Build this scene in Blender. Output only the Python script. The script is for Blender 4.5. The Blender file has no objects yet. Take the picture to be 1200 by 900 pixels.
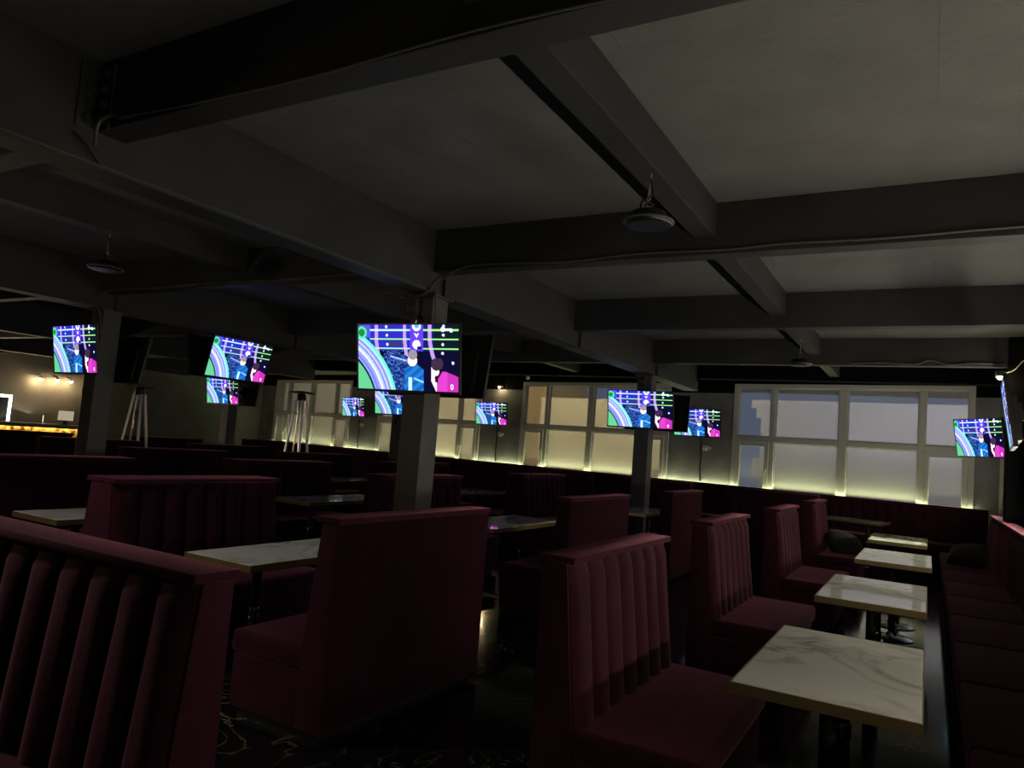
import bpy, bmesh, math, random
from mathutils import Vector, Matrix
random.seed(7)
PI = math.pi
S = bpy.context.scene
COL = S.collection

# ------------------------------------------------------------------ materials
def new_mat(name):
    m = bpy.data.materials.new(name); m.use_nodes = True
    nt = m.node_tree
    return m, nt, nt.nodes['Principled BSDF']
def mat(name, col, rough=.6, metal=0., spec=.5, sheen=0., sheen_tint=(1,1,1), bump=0., scale=40., var=0.):
    m, nt, b = new_mat(name)
    b.inputs['Base Color'].default_value = (*col, 1)
    b.inputs['Roughness'].default_value = rough
    b.inputs['Metallic'].default_value = metal
    b.inputs['Specular IOR Level'].default_value = spec
    if sheen:
        b.inputs['Sheen Weight'].default_value = sheen
        b.inputs['Sheen Roughness'].default_value = .4
        b.inputs['Sheen Tint'].default_value = (*sheen_tint, 1)
    if bump or var:
        tc = nt.nodes.new('ShaderNodeTexCoord')
        n = nt.nodes.new('ShaderNodeTexNoise'); n.inputs['Scale'].default_value = scale
        n.inputs['Detail'].default_value = 5
        nt.links.new(tc.outputs['Object'], n.inputs['Vector'])
        if bump:
            bp = nt.nodes.new('ShaderNodeBump'); bp.inputs['Strength'].default_value = bump
            bp.inputs['Distance'].default_value = .02
            nt.links.new(n.outputs['Fac'], bp.inputs['Height'])
            nt.links.new(bp.outputs['Normal'], b.inputs['Normal'])
        if var:
            n2 = nt.nodes.new('ShaderNodeTexNoise'); n2.inputs['Scale'].default_value = scale*.12
            n2.inputs['Detail'].default_value = 6
            nt.links.new(tc.outputs['Object'], n2.inputs['Vector'])
            r = nt.nodes.new('ShaderNodeValToRGB')
            r.color_ramp.elements[0].position = .3; r.color_ramp.elements[1].position = .75
            r.color_ramp.elements[0].color = (*[c*(1-var) for c in col], 1)
            r.color_ramp.elements[1].color = (*[min(1, c*(1+var)) for c in col], 1)
            nt.links.new(n2.outputs['Fac'], r.inputs['Fac'])
            nt.links.new(r.outputs['Color'], b.inputs['Base Color'])
    return m
def emit(name, col, k):
    m = bpy.data.materials.new(name); m.use_nodes = True
    nt = m.node_tree; nt.nodes.remove(nt.nodes['Principled BSDF'])
    e = nt.nodes.new('ShaderNodeEmission')
    e.inputs['Color'].default_value = (*col, 1); e.inputs['Strength'].default_value = k
    nt.links.new(e.outputs[0], nt.nodes['Material Output'].inputs[0])
    return m
def marble(name, base, vein, scale, rough, width=.035, coat=0., spec=.5):
    m, nt, b = new_mat(name)
    N, L = nt.nodes.new, nt.links.new
    tc = N('ShaderNodeTexCoord')
    warp = N('ShaderNodeTexNoise'); warp.inputs['Scale'].default_value = scale*.8; warp.inputs['Detail'].default_value = 6
    L(tc.outputs['Object'], warp.inputs['Vector'])
    n1 = N('ShaderNodeTexNoise'); n1.inputs['Scale'].default_value = scale
    n1.inputs['Detail'].default_value = 4; n1.inputs['Distortion'].default_value = 1.4
    L(tc.outputs['Object'], n1.inputs['Vector'])
    sub = N('ShaderNodeMath'); sub.operation = 'SUBTRACT'; sub.inputs[1].default_value = .5
    L(n1.outputs['Fac'], sub.inputs[0])
    ab = N('ShaderNodeMath'); ab.operation = 'ABSOLUTE'; L(sub.outputs[0], ab.inputs[0])
    r = N('ShaderNodeValToRGB')
    r.color_ramp.elements[0].position = 0; r.color_ramp.elements[0].color = (1,1,1,1)
    r.color_ramp.elements[1].position = width; r.color_ramp.elements[1].color = (0,0,0,1)
    L(ab.outputs[0], r.inputs['Fac'])
    r2 = N('ShaderNodeValToRGB')
    r2.color_ramp.elements[0].position = .42; r2.color_ramp.elements[1].position = .58
    L(warp.outputs['Fac'], r2.inputs['Fac'])
    mul = N('ShaderNodeMath'); mul.operation = 'MULTIPLY'
    L(r.outputs['Color'], mul.inputs[0]); L(r2.outputs['Color'], mul.inputs[1])
    mx = N('ShaderNodeMix'); mx.data_type = 'RGBA'
    mx.inputs['A'].default_value = (*base, 1); mx.inputs['B'].default_value = (*vein, 1)
    L(mul.outputs[0], mx.inputs['Factor']); L(mx.outputs['Result'], b.inputs['Base Color'])
    b.inputs['Roughness'].default_value = rough
    b.inputs['Specular IOR Level'].default_value = spec
    b.inputs['Coat Weight'].default_value = coat; b.inputs['Coat Roughness'].default_value = .05
    return m
M = {}
M['velvet'] = mat('burgundy velvet', (.032,.005,.0135), .85, 0, .10, .30, (.85,.28,.40), .12, 30, .3)
M['velvet_cushion'] = mat('grey velvet', (.035,.033,.032), .9, 0, .15, .25, (.8,.8,.8), .1, 30, .2)
M['plinth'] = mat('black plinth board', (.01,.009,.009), .5)
M['beam'] = mat('charcoal beam paint', (.030,.030,.031), .6, 0, .35, 0, (1,1,1), .12, 14, .25)
M['column'] = mat('charcoal column paint', (.07,.07,.07), .5, 0, .4, 0, (1,1,1), .08, 14, .15)
M['ceiling'] = mat('grey plaster ceiling paint', (.118,.117,.115), .75, 0, .3, 0, (1,1,1), .3, 22, .12)
def ceiling_seams():
    nt = M['ceiling'].node_tree; N, L = nt.nodes.new, nt.links.new
    b = nt.nodes['Principled BSDF']; old = b.inputs['Normal'].links[0].from_node
    tc = N('ShaderNodeTexCoord'); br = N('ShaderNodeTexBrick')
    br.inputs['Scale'].default_value = 1.; br.inputs['Brick Width'].default_value = 2.6; br.inputs['Row Height'].default_value = 1.03
    br.inputs['Mortar Size'].default_value = .006; br.inputs['Mortar Smooth'].default_value = .6
    L(tc.outputs['Object'], br.inputs['Vector'])
    bp = N('ShaderNodeBump'); bp.inputs['Strength'].default_value = .5; bp.inputs['Distance'].default_value = .01
    L(br.outputs['Fac'], bp.inputs['Height']); L(old.outputs['Normal'], bp.inputs['Normal']); L(bp.outputs['Normal'], b.inputs['Normal'])
ceiling_seams()
M['wall_dark'] = mat('dark grey wall paint', (.14,.14,.138), .7, 0, .3, 0, (1,1,1), .1, 20, .15)
M['panel_grey'] = mat('grey plastered panel', (.22,.22,.235), .75, 0, .3, 0, (1,1,1), .12, 18, .25)
M['black_paint'] = mat('black wall paint', (.0035,.0035,.004), .9, 0, .05)
M['bar_wall'] = mat('grey bar wall paint', (.12,.118,.112), .7, 0, .3, 0, (1,1,1), .08, 20, .15)
M['floor'] = marble('glossy black marble tile', (.007,.007,.007), (.16,.135,.085), 1.5, .1, .010, 0, .35)
M['white_marble'] = marble('glossy white marble', (.80,.78,.73), (.36,.33,.29), 1.7, .03, .06, 0, .95)
M['gold'] = mat('brushed gold edging', (.50,.38,.17), .35, .9)
M['chrome'] = mat('chrome steel', (.55,.55,.55), .18, 1.)
M['steel'] = mat('brushed stainless steel', (.78,.76,.72), .28, 1.)
M['black_metal'] = mat('black powder coated metal', (.012,.012,.012), .4, .2)
M['tv_body'] = mat('black television plastic', (.008,.008,.008), .35)
M['frame'] = mat('pale grey window frame', (.55,.55,.52), .45)
M['white_plastic'] = mat('white plastic', (.6,.6,.58), .4)
M['cable'] = mat('grey cable sheath', (.07,.068,.065), .5)
M['black_cable'] = mat('black cable sheath', (.012,.012,.012), .5)
M['light_cable'] = mat('pale cable sheath', (.4,.39,.3), .5)
M['bulkhead'] = mat('dirty edge paint', (.10,.085,.065), .6, 0, .3, 0, (1,1,1), .3, 30, .6)
M['led'] = emit('warm lime led', (.95,1.,.50), 46.)
M['led_side'] = emit('warm white led', (1.,.92,.72), 104.)
M['lamp'] = emit('warm lamp bulb', (1.,.74,.36), 170.)
M['lamp_soft'] = emit('warm sconce bulb', (1.,.70,.34), 420.)
M['mirror_led'] = emit('mirror led border', (1.,.92,.72), 6.)
M['monitor'] = emit('till screen', (.75,.62,.42), .55)
M['bar_led'] = emit('amber bar led', (1.,.62,.18), 45.)
M['mirror'] = mat('dark mirror', (.12,.12,.13), .06, 1.)
M['facade_pale'] = mat('pale rendered facade', (.62,.61,.62), .85, 0, .2, 0, (1,1,1), .1, 8, .05)
M['facade_warm'] = mat('cream rendered facade', (.62,.57,.42), .85, 0, .2, 0, (1,1,1), .1, 8, .08)
M['facade_brown'] = mat('brown rendered facade', (.38,.27,.14), .85, 0, .2, 0, (1,1,1), .1, 8, .08)
M['ground'] = mat('asphalt', (.05,.05,.05), .9, 0, .3, 0, (1,1,1), .3, 30, .3)
# stone bar front
def stone_mat():
    m, nt, b = new_mat('gold flecked stone')
    N, L = nt.nodes.new, nt.links.new
    tc = N('ShaderNodeTexCoord'); v = N('ShaderNodeTexVoronoi'); v.inputs['Scale'].default_value = 6
    L(tc.outputs['Object'], v.inputs['Vector'])
    r = N('ShaderNodeValToRGB'); r.color_ramp.elements[0].color = (.04,.02,.008,1)
    r.color_ramp.elements[1].color = (.75,.48,.16,1)
    n = N('ShaderNodeTexNoise'); n.inputs['Scale'].default_value = 9; n.inputs['Detail'].default_value = 8
    L(tc.outputs['Object'], n.inputs['Vector'])
    r.color_ramp.elements[0].position = .38; r.color_ramp.elements[1].position = .66
    L(n.outputs['Fac'], r.inputs['Fac']); L(r.outputs['Color'], b.inputs['Base Color'])
    b.inputs['Roughness'].default_value = .45
    return m
M['stone'] = stone_mat()
# dusty / film-covered pane: partly see-through, partly scatters the light that falls on it
def pane_mat():
    m = bpy.data.materials.new('frosted pane'); m.use_nodes = True
    nt = m.node_tree; nt.nodes.remove(nt.nodes['Principled BSDF'])
    N, L = nt.nodes.new, nt.links.new
    t = N('ShaderNodeBsdfTransparent'); d = N('ShaderNodeBsdfDiffuse'); g = N('ShaderNodeBsdfGlossy')
    t.inputs['Color'].default_value = (.95,.95,.95,1)
    d.inputs['Color'].default_value = (.6,.6,.58,1); g.inputs['Roughness'].default_value = .25
    a = N('ShaderNodeMixShader'); a.inputs[0].default_value = .42
    L(t.outputs[0], a.inputs[1]); L(d.outputs[0], a.inputs[2])
    c = N('ShaderNodeMixShader'); c.inputs[0].default_value = .04
    L(a.outputs[0], c.inputs[1]); L(g.outputs[0], c.inputs[2])
    L(c.outputs[0], nt.nodes['Material Output'].inputs[0])
    return m
M['pane'] = pane_mat()
def glass_mat():
    m, nt, b = new_mat('clear heater tube glass')
    b.inputs['Base Color'].default_value = (.9,.9,.88,1); b.inputs['Roughness'].default_value = .05
    b.inputs['Transmission Weight'].default_value = 1.
    b.inputs['IOR'].default_value = 1.1
    return m
M['glass'] = glass_mat()
def screen_mat():
    m = bpy.data.materials.new('lit television picture'); m.use_nodes = True
    nt = m.node_tree; nt.nodes.remove(nt.nodes['Principled BSDF'])
    a = nt.nodes.new('ShaderNodeAttribute'); a.attribute_name = 'picture'
    e = nt.nodes.new('ShaderNodeEmission'); e.inputs['Strength'].default_value = 1.75
    nt.links.new(a.outputs['Color'], e.inputs['Color'])
    nt.links.new(e.outputs[0], nt.nodes['Material Output'].inputs[0])
    return m
M['screen'] = screen_mat()

# ------------------------------------------------------------------ mesh helpers
class MB:
    def __init__(s): s.bm = bmesh.new()
    def box(s, c, d, rz=0., bev=0., seg=2, rx=0., ry=0.):
        b = bmesh.new(); bmesh.ops.create_cube(b, size=1.)
        bmesh.ops.scale(b, vec=d, verts=b.verts)
        if bev: bmesh.ops.bevel(b, geom=b.edges[:], offset=bev, segments=seg, profile=.6, affect='EDGES')
        R = Matrix.Rotation(rz,4,'Z') @ Matrix.Rotation(ry,4,'Y') @ Matrix.Rotation(rx,4,'X')
        bmesh.ops.transform(b, matrix=Matrix.Translation(c) @ R, verts=b.verts)
        s.add(b); return s
    def box2(s, lo, hi, bev=0., seg=2):
        return s.box([(a+b)/2 for a,b in zip(lo,hi)], [abs(b-a) for a,b in zip(lo,hi)], bev=bev, seg=seg)
    def add(s, b):
        me = bpy.data.meshes.new('t'); b.to_mesh(me); b.free(); s.bm.from_mesh(me); bpy.data.meshes.remove(me)
    def prism(s, prof, y0, y1, bev=0.):          # profile in (x, z), extruded along y
        b = bmesh.new()
        a = [b.verts.new((x,y0,z)) for x,z in prof]; c = [b.verts.new((x,y1,z)) for x,z in prof]
        b.faces.new(a); b.faces.new(c[::-1]); n = len(prof)
        for i in range(n): b.faces.new((a[i], c[i], c[(i+1)%n], a[(i+1)%n]))
        bmesh.ops.recalc_face_normals(b, faces=b.faces)
        if bev: bmesh.ops.bevel(b, geom=b.edges[:], offset=bev, segments=2, profile=.6, affect='EDGES')
        s.add(b); return s
    def lathe(s, prof, c=(0,0,0), n=24):          # profile of (r, z)
        b = bmesh.new(); rings = []
        for r, z in prof:
            rings.append([b.verts.new((c[0]+r*math.cos(2*PI*k/n), c[1]+r*math.sin(2*PI*k/n), c[2]+z)) for k in range(n)])
        for i in range(len(rings)-1):
            for k in range(n):
                b.faces.new((rings[i][k], rings[i][(k+1)%n], rings[i+1][(k+1)%n], rings[i+1][k]))
        b.faces.new(rings[0][::-1]); b.faces.new(rings[-1])
        bmesh.ops.recalc_face_normals(b, faces=b.faces)
        s.add(b); return s
    def tube(s, pts, r, n=8):
        pts = [Vector(p) for p in pts]; b = bmesh.new(); rings = []; up = None
        for i, p in enumerate(pts):
            t = (pts[min(i+1,len(pts)-1)] - pts[max(i-1,0)]).normalized()
            if up is None:
                up = Vector((0,0,1)) if abs(t.z) < .9 else Vector((1,0,0))
            u = (up - t*up.dot(t)).normalized(); v = t.cross(u); up = u
            rr = r[i] if isinstance(r, (list,tuple)) else r
            rings.append([b.verts.new(p + u*rr*math.cos(2*PI*k/n) + v*rr*math.sin(2*PI*k/n)) for k in range(n)])
        for i in range(len(rings)-1):
            for k in range(n):
                b.faces.new((rings[i][k], rings[i][(k+1)%n], rings[i+1][(k+1)%n], rings[i+1][k]))
        b.faces.new(rings[0][::-1]); b.faces.new(rings[-1])
        bmesh.ops.recalc_face_normals(b, faces=b.faces)
        s.add(b); return s
    def build(s, name, material, parent=None, smooth=False, loc=None, rz=0.):
        me = bpy.data.meshes.new(name); s.bm.to_mesh(me); s.bm.free()
        me.materials.append(material)
        if smooth:
            me.polygons.foreach_set('use_smooth', [True]*len(me.polygons))
            me.set_sharp_from_angle(angle=math.radians(42))
        o = bpy.data.objects.new(name, me); COL.objects.link(o)
        if parent: o.parent = parent
        if loc: o.location = loc
        o.rotation_euler.z = rz
        return o
def tag(o, label, cat, group=None):
    o['label'] = label; o['category'] = cat
    if group: o['group'] = group
    return o
def thing(name, label, cat, loc=(0,0,0), rz=0., group=None):
    o = bpy.data.objects.new(name, None); COL.objects.link(o)
    o.location = loc; o.rotation_euler.z = rz; o.empty_display_size = .1
    return tag(o, label, cat, group)
def struct(o, label=None):
    o['kind'] = 'structure'
    if label: o['label'] = label
    return o
def dup(root, label, loc=None, rz=None, group=None):
    r = root.copy(); COL.objects.link(r); r['label'] = label
    if loc is not None: r.location = loc
    if rz is not None: r.rotation_euler.z = rz
    if group: r['group'] = group
    for ch in list(root.children):
        c = ch.copy(); COL.objects.link(c); c.parent = r
        for g in list(ch.children):
            d = g.copy(); COL.objects.link(d); d.parent = c
    return r
def smooth_pts(P, n=6):
    P = [Vector(p) for p in P]; out = []
    for i in range(len(P)-1):
        p0 = P[max(i-1,0)]; p1 = P[i]; p2 = P[i+1]; p3 = P[min(i+2,len(P)-1)]
        for k in range(n):
            t = k/n
            out.append(.5*((2*p1)+(p2-p0)*t+(2*p0-5*p1+4*p2-p3)*t*t+(3*p1-p0-3*p2+p3)*t**3))
    out.append(P[-1]); return out

# ------------------------------------------------------------------ place: constants (metres, Y along the girders, X across)
H_CAM = 1.6
ZC = 3.5                                   # ceiling
WA = math.radians(-8.59)                   # the window wall stands askew to the beams
P0 = Vector((.73, 15.6, 0.))               # right end of the first window
WD = Vector((math.cos(WA), math.sin(WA), 0.)); WN = Vector((math.sin(WA), -math.cos(WA), 0.))   # along the wall; into the room
def wall_pt(s, out=0., z=0.):              # s metres left of P0, out metres into the room
    p = P0 - WD*s + WN*out; return Vector((p.x, p.y, z))
XR = 1.1; XL = -21.6; YN = -6.

# ------------------------------------------------------------------ shell
struct(MB().box2((XL-.3,YN-.3,-.12), (XR+.3,20.2,0)).build('floor', M['floor']), 'glossy black marble floor with pale veins')
struct(MB().box2((XL-.3,YN-.3,ZC), (XR+.3,20.2,ZC+.2)).build('ceiling', M['ceiling']), 'grey painted plaster ceiling panels')
struct(MB().box2((XL-.2,YN-.2,0), (XL,20.0,ZC)).build('wall_left', M['bar_wall']), 'grey wall behind the bar')
struct(MB().box2((XL,YN-.2,0), (XR,YN,ZC)).build('wall_near', M['wall_dark']), 'dark wall behind the viewer')

# window wall: grey panels between windows, black header above, built in its own frame (x = -s along the wall)
WZ0, WZ1 = 1.02, 3.31
WIN = [(0.,4.5), (6.02,10.36), (11.8,16.1), (17.47,21.75)]
def wall_obj(mb, name, m, label=None, parent=None):
    return mb.build(name, m, parent, loc=(P0.x,P0.y,0) if parent is None else None, rz=WA if parent is None else 0)
far = wall_obj(MB().box2((-23.2,0,0), (.5,.2,.98)), 'wall_far', M['wall_dark'])
struct(far, 'long wall under and around the windows')
edges = [(-.5,0.)] + [(WIN[i][1], WIN[i+1][0]) for i in range(3)] + [(WIN[3][1], 23.2)]
for a, b in edges:
    wall_obj(MB().box2((-b,0,.98), (-a,.2,3.1)), 'grey_panel', M['panel_grey'], parent=far)
hd = MB()
for a, b in edges: hd.box2((-b,0,3.1), (-a,.2,ZC))
for a, b in WIN: hd.box2((-b,0,WZ1), (-a,.2,ZC)); hd.box2((-b,.02,.98), (-a,.18,WZ0))
wall_obj(hd, 'header', M['black_paint'], parent=far)

def make_window(W, name, label):
    root = bpy.data.objects.new(name, None); COL.objects.link(root); struct(root, label)
    h0, h1, zt = WZ0, WZ1, 2.13
    f = MB(); t = .1; d0, d1 = -.03, .12
    f.box2((-W,d0,h0), (-W+t,d1,h1), .008).box2((-t,d0,h0), (0,d1,h1), .008)
    f.box2((-W+t,d0,h1-t*.9), (-t,d1,h1), .008).box2((-W+t,d0,h0), (-t,d1,h0+.05), .008)
    f.build('window_frame', M['frame'], root)
    nar = W*.19; xs = [-W, -W+nar, -W/2, -nar, 0]
    mu = MB()
    for i, w in ((1,.1), (2,.16), (3,.1)):
        mu.box2((xs[i]-w/2,d0+.005,h0+.05), (xs[i]+w/2,d1-.01,h1-t*.9), .008)
    mu.build('mullions', M['frame'], root)
    tr = MB()
    for i in range(4):
        lo = xs[i] + (.1 if i == 0 else (.08 if i == 2 else .05)); hi = xs[i+1] - (.1 if i == 3 else (.08 if i == 1 else .05))
        tr.box2((lo,d0+.008,zt-.06), (hi,d1-.012,zt+.05), .008)
    tr.build('transom', M['frame'], root)
    for i in range(4):
        lo = xs[i] + (.1 if i == 0 else (.08 if i == 2 else .05)); hi = xs[i+1] - (.1 if i == 3 else (.08 if i == 1 else .05))
        for (z0, z1, low) in ((h0+.05, zt-.06, True), (zt+.05, h1-t*.9, False)):
            MB().box2((lo,.05,z0), (hi,.06,z1)).build('pane', M['pane'], root)
            if low and i in (0,3):
                sh = MB(); e = .09
                sh.box2((lo,d0-.015,z0+.01), (lo+e,.045,z1-.01), .01).box2((hi-e,d0-.015,z0+.01), (hi,.045,z1-.01), .01)
                sh.box2((lo+e,d0-.015,z0+.005), (hi-e,.045,z0+.03), .006).box2((lo+e,d0-.015,z1-.1), (hi-e,.045,z1-.01), .01)
                so = sh.build('casement', M['frame'], root)
                hx = hi-.045 if i == 0 else lo+.045
                hb = MB().box2((hx-.016,d0-.035,z0+.36), (hx+.016,d0-.015,z0+.46), .004)
                hb.box((hx,d0-.05,z0+.33), (.018,.02,.16), bev=.005)
                hb.build('window_handle', M['white_plastic'], so)
            elif low or True:
                bd = MB(); e = .022                       # thin glazing bead around the fixed pane
                bd.box2((lo,.02,z0), (lo+e,.05,z1)).box2((hi-e,.02,z0), (hi,.05,z1)).box2((lo+e,.02,z0), (hi-e,.05,z0+e)).box2((lo+e,.02,z1-e), (hi-e,.05,z1))
                bd.build('glazing_bead', M['frame'], root)
    return root
wl = ['wide pale framed window at right end of the long wall', 'window behind the second post with cream building outside',
      'window partly hidden by the big central post', 'far left window behind the steel patio heater']
for i, (a, b) in enumerate(WIN):
    w = make_window(b-a, 'window_%d' % (i+1), wl[i])
    p = wall_pt(a, 0.); w.location = p; w.rotation_euler.z = WA

# right wall with a window near its far end
rw = struct(MB().box2((XR,YN,0), (XR+.2,15.8,.98)).build('wall_right', M['wall_dark']), 'right wall behind the long bench')
RWIN = (6.0, 11.1)
MB().box2((XR,YN,.98), (XR+.2,RWIN[0],ZC)).build('grey_panel', M['panel_grey'], rw)
MB().box2((XR,RWIN[1],.98), (XR+.2,15.8,3.1)).build('grey_panel', M['panel_grey'], rw)
MB().box2((XR,RWIN[0],WZ1), (XR+.2,RWIN[1],ZC)).box2((XR,RWIN[1],3.1), (XR+.2,15.8,ZC)).build('header', M['black_paint'], rw)
w = make_window(RWIN[1]-RWIN[0], 'window_5', 'window in the right wall past the post, cut by frame edge')
w.location = (XR, RWIN[0], 0); w.rotation_euler.z = -PI/2
# sill beneath it is the wall top itself
# girders (along Y), beams (along X), secondary joists
GX = [-3.95, -9.05, -14.15, -19.25]
YE = 14.05
def trim(mb, m, label):
    trim.n += 1
    return struct(mb.build('trim_%d' % trim.n, m), label)
trim.n = 0
gl = ['big dark girder over the central post row', 'dark girder over the left post row', 'third dark girder towards the bar', 'girder in front of the bar wall']
for gx, lb in zip(GX, gl):
    g = MB().box2((gx-.23,YN,2.92), (gx,YE,ZC), .006)
    for yb in (5.42, 8.48, 11.56):
        y1 = {5.42:8.32, 8.48:11.40, 11.56:YE-.02}[yb]
        g.box2((gx-.25,yb,2.915), (gx+.035,y1,3.10), .006)
    trim(g, M['beam'], lb)
BY = [(-4.05,-3.8), (-.95,-.7), (2.14,2.31), (5.26,5.42), (8.32,8.48), (11.40,11.56)]
bl = ['beam behind the viewer', 'beam right above the viewer', 'nearest dark cross beam at the top of the view', 'second dark cross beam meeting the central post',
      'third cross beam', 'fourth cross beam near the windows']
for (y0, y1), lb in zip(BY, bl):
    b = MB(); xs = [XL] + [v for gx in reversed(GX) for v in (gx-.23, gx)] + [XR]
    for i in range(0, len(xs), 2):
        b.box2((xs[i],y0,3.11), (xs[i+1],y1,ZC), .006)
    trim(b, M['beam'], lb)
b = MB(); xs = [XL] + [v for gx in reversed(GX) for v in (gx-.23, gx)] + [XR]
for i in range(0, len(xs), 2): b.box2((xs[i],YE-.02,3.17), (xs[i+1],YE+.25,ZC), .006)
trim(b, M['black_paint'], 'black edge beam just before the window wall')
ys = [YN] + [v for p in BY for v in p] + [YE-.02]
for jx in (-1.40, -6.45, -11.55, -16.65):
    b = MB()
    for i in range(0, len(ys), 2): b.box2((jx-.16,ys[i],3.24), (jx,ys[i+1],ZC), .006)
    trim(b, M['beam'], 'slim joist running between the cross beams')
# posts
posts = [(-4.10,5.45,'big central post carrying two televisions'), (-4.10,11.6,'post before the window with cream building'),
         (-9.25,5.45,'left post with a turned television'), (-9.2,11.6,'far post mostly hidden behind the central post'),
         (-14.3,11.6,'far left post under stacked televisions')]
for x, y, lb in posts:
    p = MB().box2((x-.125,y-.125,0), (x+.125,y+.125,2.92), .012)
    p.box2((x-.17,y-.17,0), (x+.17,y+.17,.02)); p.box2((x-.16,y-.16,2.90), (x+.16,y+.16,2.925))
    trim(p, M['column'], lb)
trim(MB().box2((.88,11.35,0), (XR,11.75,ZC), .012), M['black_paint'], 'dark pilaster on the right wall')

# ------------------------------------------------------------------ upholstery
def tufts(L, z0, z1, x0, x1, n, bulge=.035):
    """vertical channels on a slope: x0 at z0 (seat level), x1 at z1 (top)"""
    mb = MB(); b = mb.bm; nu, nv = n*8, 10
    rows = []
    for j in range(nv+1):
        v = j/nv; row = []
        top = min(1., (1-v)/.10) if v > .9 else 1.
        top = math.sqrt(max(0., 1-(1-top)**2))
        for i in range(nu+1):
            u = i/nu; c = abs(math.sin(PI*u*n))
            w = 1 + .10*math.sin(7.1*u*n//1 + 3.*v)
            x = x0+(x1-x0)*v + bulge*w*(c**.55)*(.25+.75*top) + .0
            row.append(b.verts.new((x, -L/2+u*L, z0+(z1-z0)*v)))
        rows.append(row)
    back = [[b.verts.new((x0+(x1-x0)*v-.02, y, z0+(z1-z0)*v)) for y in (-L/2, L/2)] for v in (0,1)]
    for j in range(nv):
        for i in range(nu):
            b.faces.new((rows[j][i], rows[j][i+1], rows[j+1][i+1], rows[j+1][i]))
    b.faces.new([back[0][0], back[0][1], back[1][1], back[1][0]][::-1])
    b.faces.new([back[0][0]] + rows[0][::1] + [back[0][1]])
    b.faces.new([back[1][1]] + rows[-1][::-1] + [back[1][0]])
    b.faces.new([back[1][0]] + [r[0] for r in rows[::-1]] + [back[0][0]])
    b.faces.new([back[0][1]] + [r[-1] for r in rows] + [back[1][1]])
    bmesh.ops.recalc_face_normals(b, faces=b.faces)
    return mb
HS = 1.15
def seat_parts(root, L, sgn, x_in, depth, ncush=1):
    # the seat projects from x_in to depth on the +x side (sgn = 1) or -x side (sgn = -1)
    lo, hi = sorted((sgn*x_in, sgn*depth))
    bl, bh = sorted((sgn*x_in*.6, sgn*(depth-.03)))
    MB().box2((bl,-L/2+.004,.05), (bh,L/2-.004,.34), .012).build('seat_base', M['velvet'], root, True)
    w = L/ncush
    for k in range(ncush):
        MB().box2((lo,-L/2+k*w+.003,.335), (hi,-L/2+(k+1)*w-.003,.46), .035, 3).build('seat_cushion', M['velvet'], root, True)
    pl, ph = sorted((sgn*.05, sgn*(depth-.08)))
    MB().box2((pl,-L/2+.03,0), (ph,L/2-.03,.05)).build('plinth', M['plinth'], root)
def make_single(L, n, name='booth_sofa', depth=.72):
    root = thing(name, 'x', 'sofa')
    MB().prism([(0,.05), (.18,.05), (.185,.44), (.115,HS-.032), (0,HS-.032)], -L/2, L/2, .008).build('backrest', M['velvet'], root, True)
    tufts(L-.03, .455, HS-.036, .190, .118, n).build('channel_padding', M['velvet'], root, True)
    MB().box2((-.012,-L/2-.01,HS-.032), (.155,L/2+.01,HS), .008).build('top_rail', M['velvet'], root, True)
    seat_parts(root, L, 1, .15, depth)
    return root
def make_double(L, n, name='double_booth_sofa', depth=.80):
    root = thing(name, 'x', 'sofa')
    MB().prism([(-.20,.05), (.20,.05), (.20,.44), (.12,HS-.032), (-.12,HS-.032), (-.20,.44)], -L/2, L/2, .008).build('backrest', M['velvet'], root, True)
    t = tufts(L-.03, .455, HS-.036, .205, .123, n); t.build('channel_padding', M['velvet'], root, True)
    t = tufts(L-.03, .455, HS-.036, .205, .123, n)
    bmesh.ops.rotate(t.bm, cent=(0,0,0), matrix=Matrix.Rotation(PI,3,'Z'), verts=t.bm.verts)
    t.build('channel_padding', M['velvet'], root, True)
    MB().box2((-.165,-L/2-.01,HS-.032), (.165,L/2+.01,HS), .008).build('top_rail', M['velvet'], root, True)
    seat_parts(root, L, 1, .18, depth); seat_parts(root, L, -1, .18, depth)
    return root
G_S = 'single booth sofas'
G_D = 'double sided booth sofas'
protos = {}
def put(kind, L, x, y, rz, label, group):
    key = (kind, L)
    if key not in protos:
        n = max(5, round(L/.185))
        protos[key] = make_single(L, n) if kind == 's' else make_double(L, n)
        o = protos[key]; o['label'] = label; o.location = (x,y,0); o.rotation_euler.z = rz; o['group'] = group
        return o
    return dup(protos[key], label, (x,y,0), rz, group)
# right row, facing the right wall (+x): rear face of the back at x
for (x, y0, L, lb) in ((-1.42,2.84,1.30,'tufted burgundy sofa facing right beside the nearest marble table'),
                       (-1.50,5.42,1.30,'tufted burgundy sofa facing right, second in the right hand row'),
                       (-1.46,7.98,1.30,'tufted burgundy sofa facing right, third in the right hand row'),
                       (-1.45,10.62,1.30,'burgundy sofa with grey cushion leaning on it, right hand row')):
    put('s', L, x, y0+L/2, 0, lb, G_S)
# aisle row: plain backs towards the right
for (x, y0, L, lb) in ((-2.64,2.90,1.50,'dark burgundy sofa showing its plain back, nearest in the middle'),
                       (-2.86,6.22,1.55,'burgundy sofa with plain back, just left of second post foot'),
                       (-2.86,9.35,1.45,'burgundy sofa with plain back, right of second post')):
    put('s', L, x, y0+L/2, PI, lb, G_S)
# near left sofa, tufted side towards the viewer
put('s', 1.95, -1.86-.975, 1.60, -PI/2, 'large burgundy sofa in left foreground with its tufted side facing us', G_S)
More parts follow.
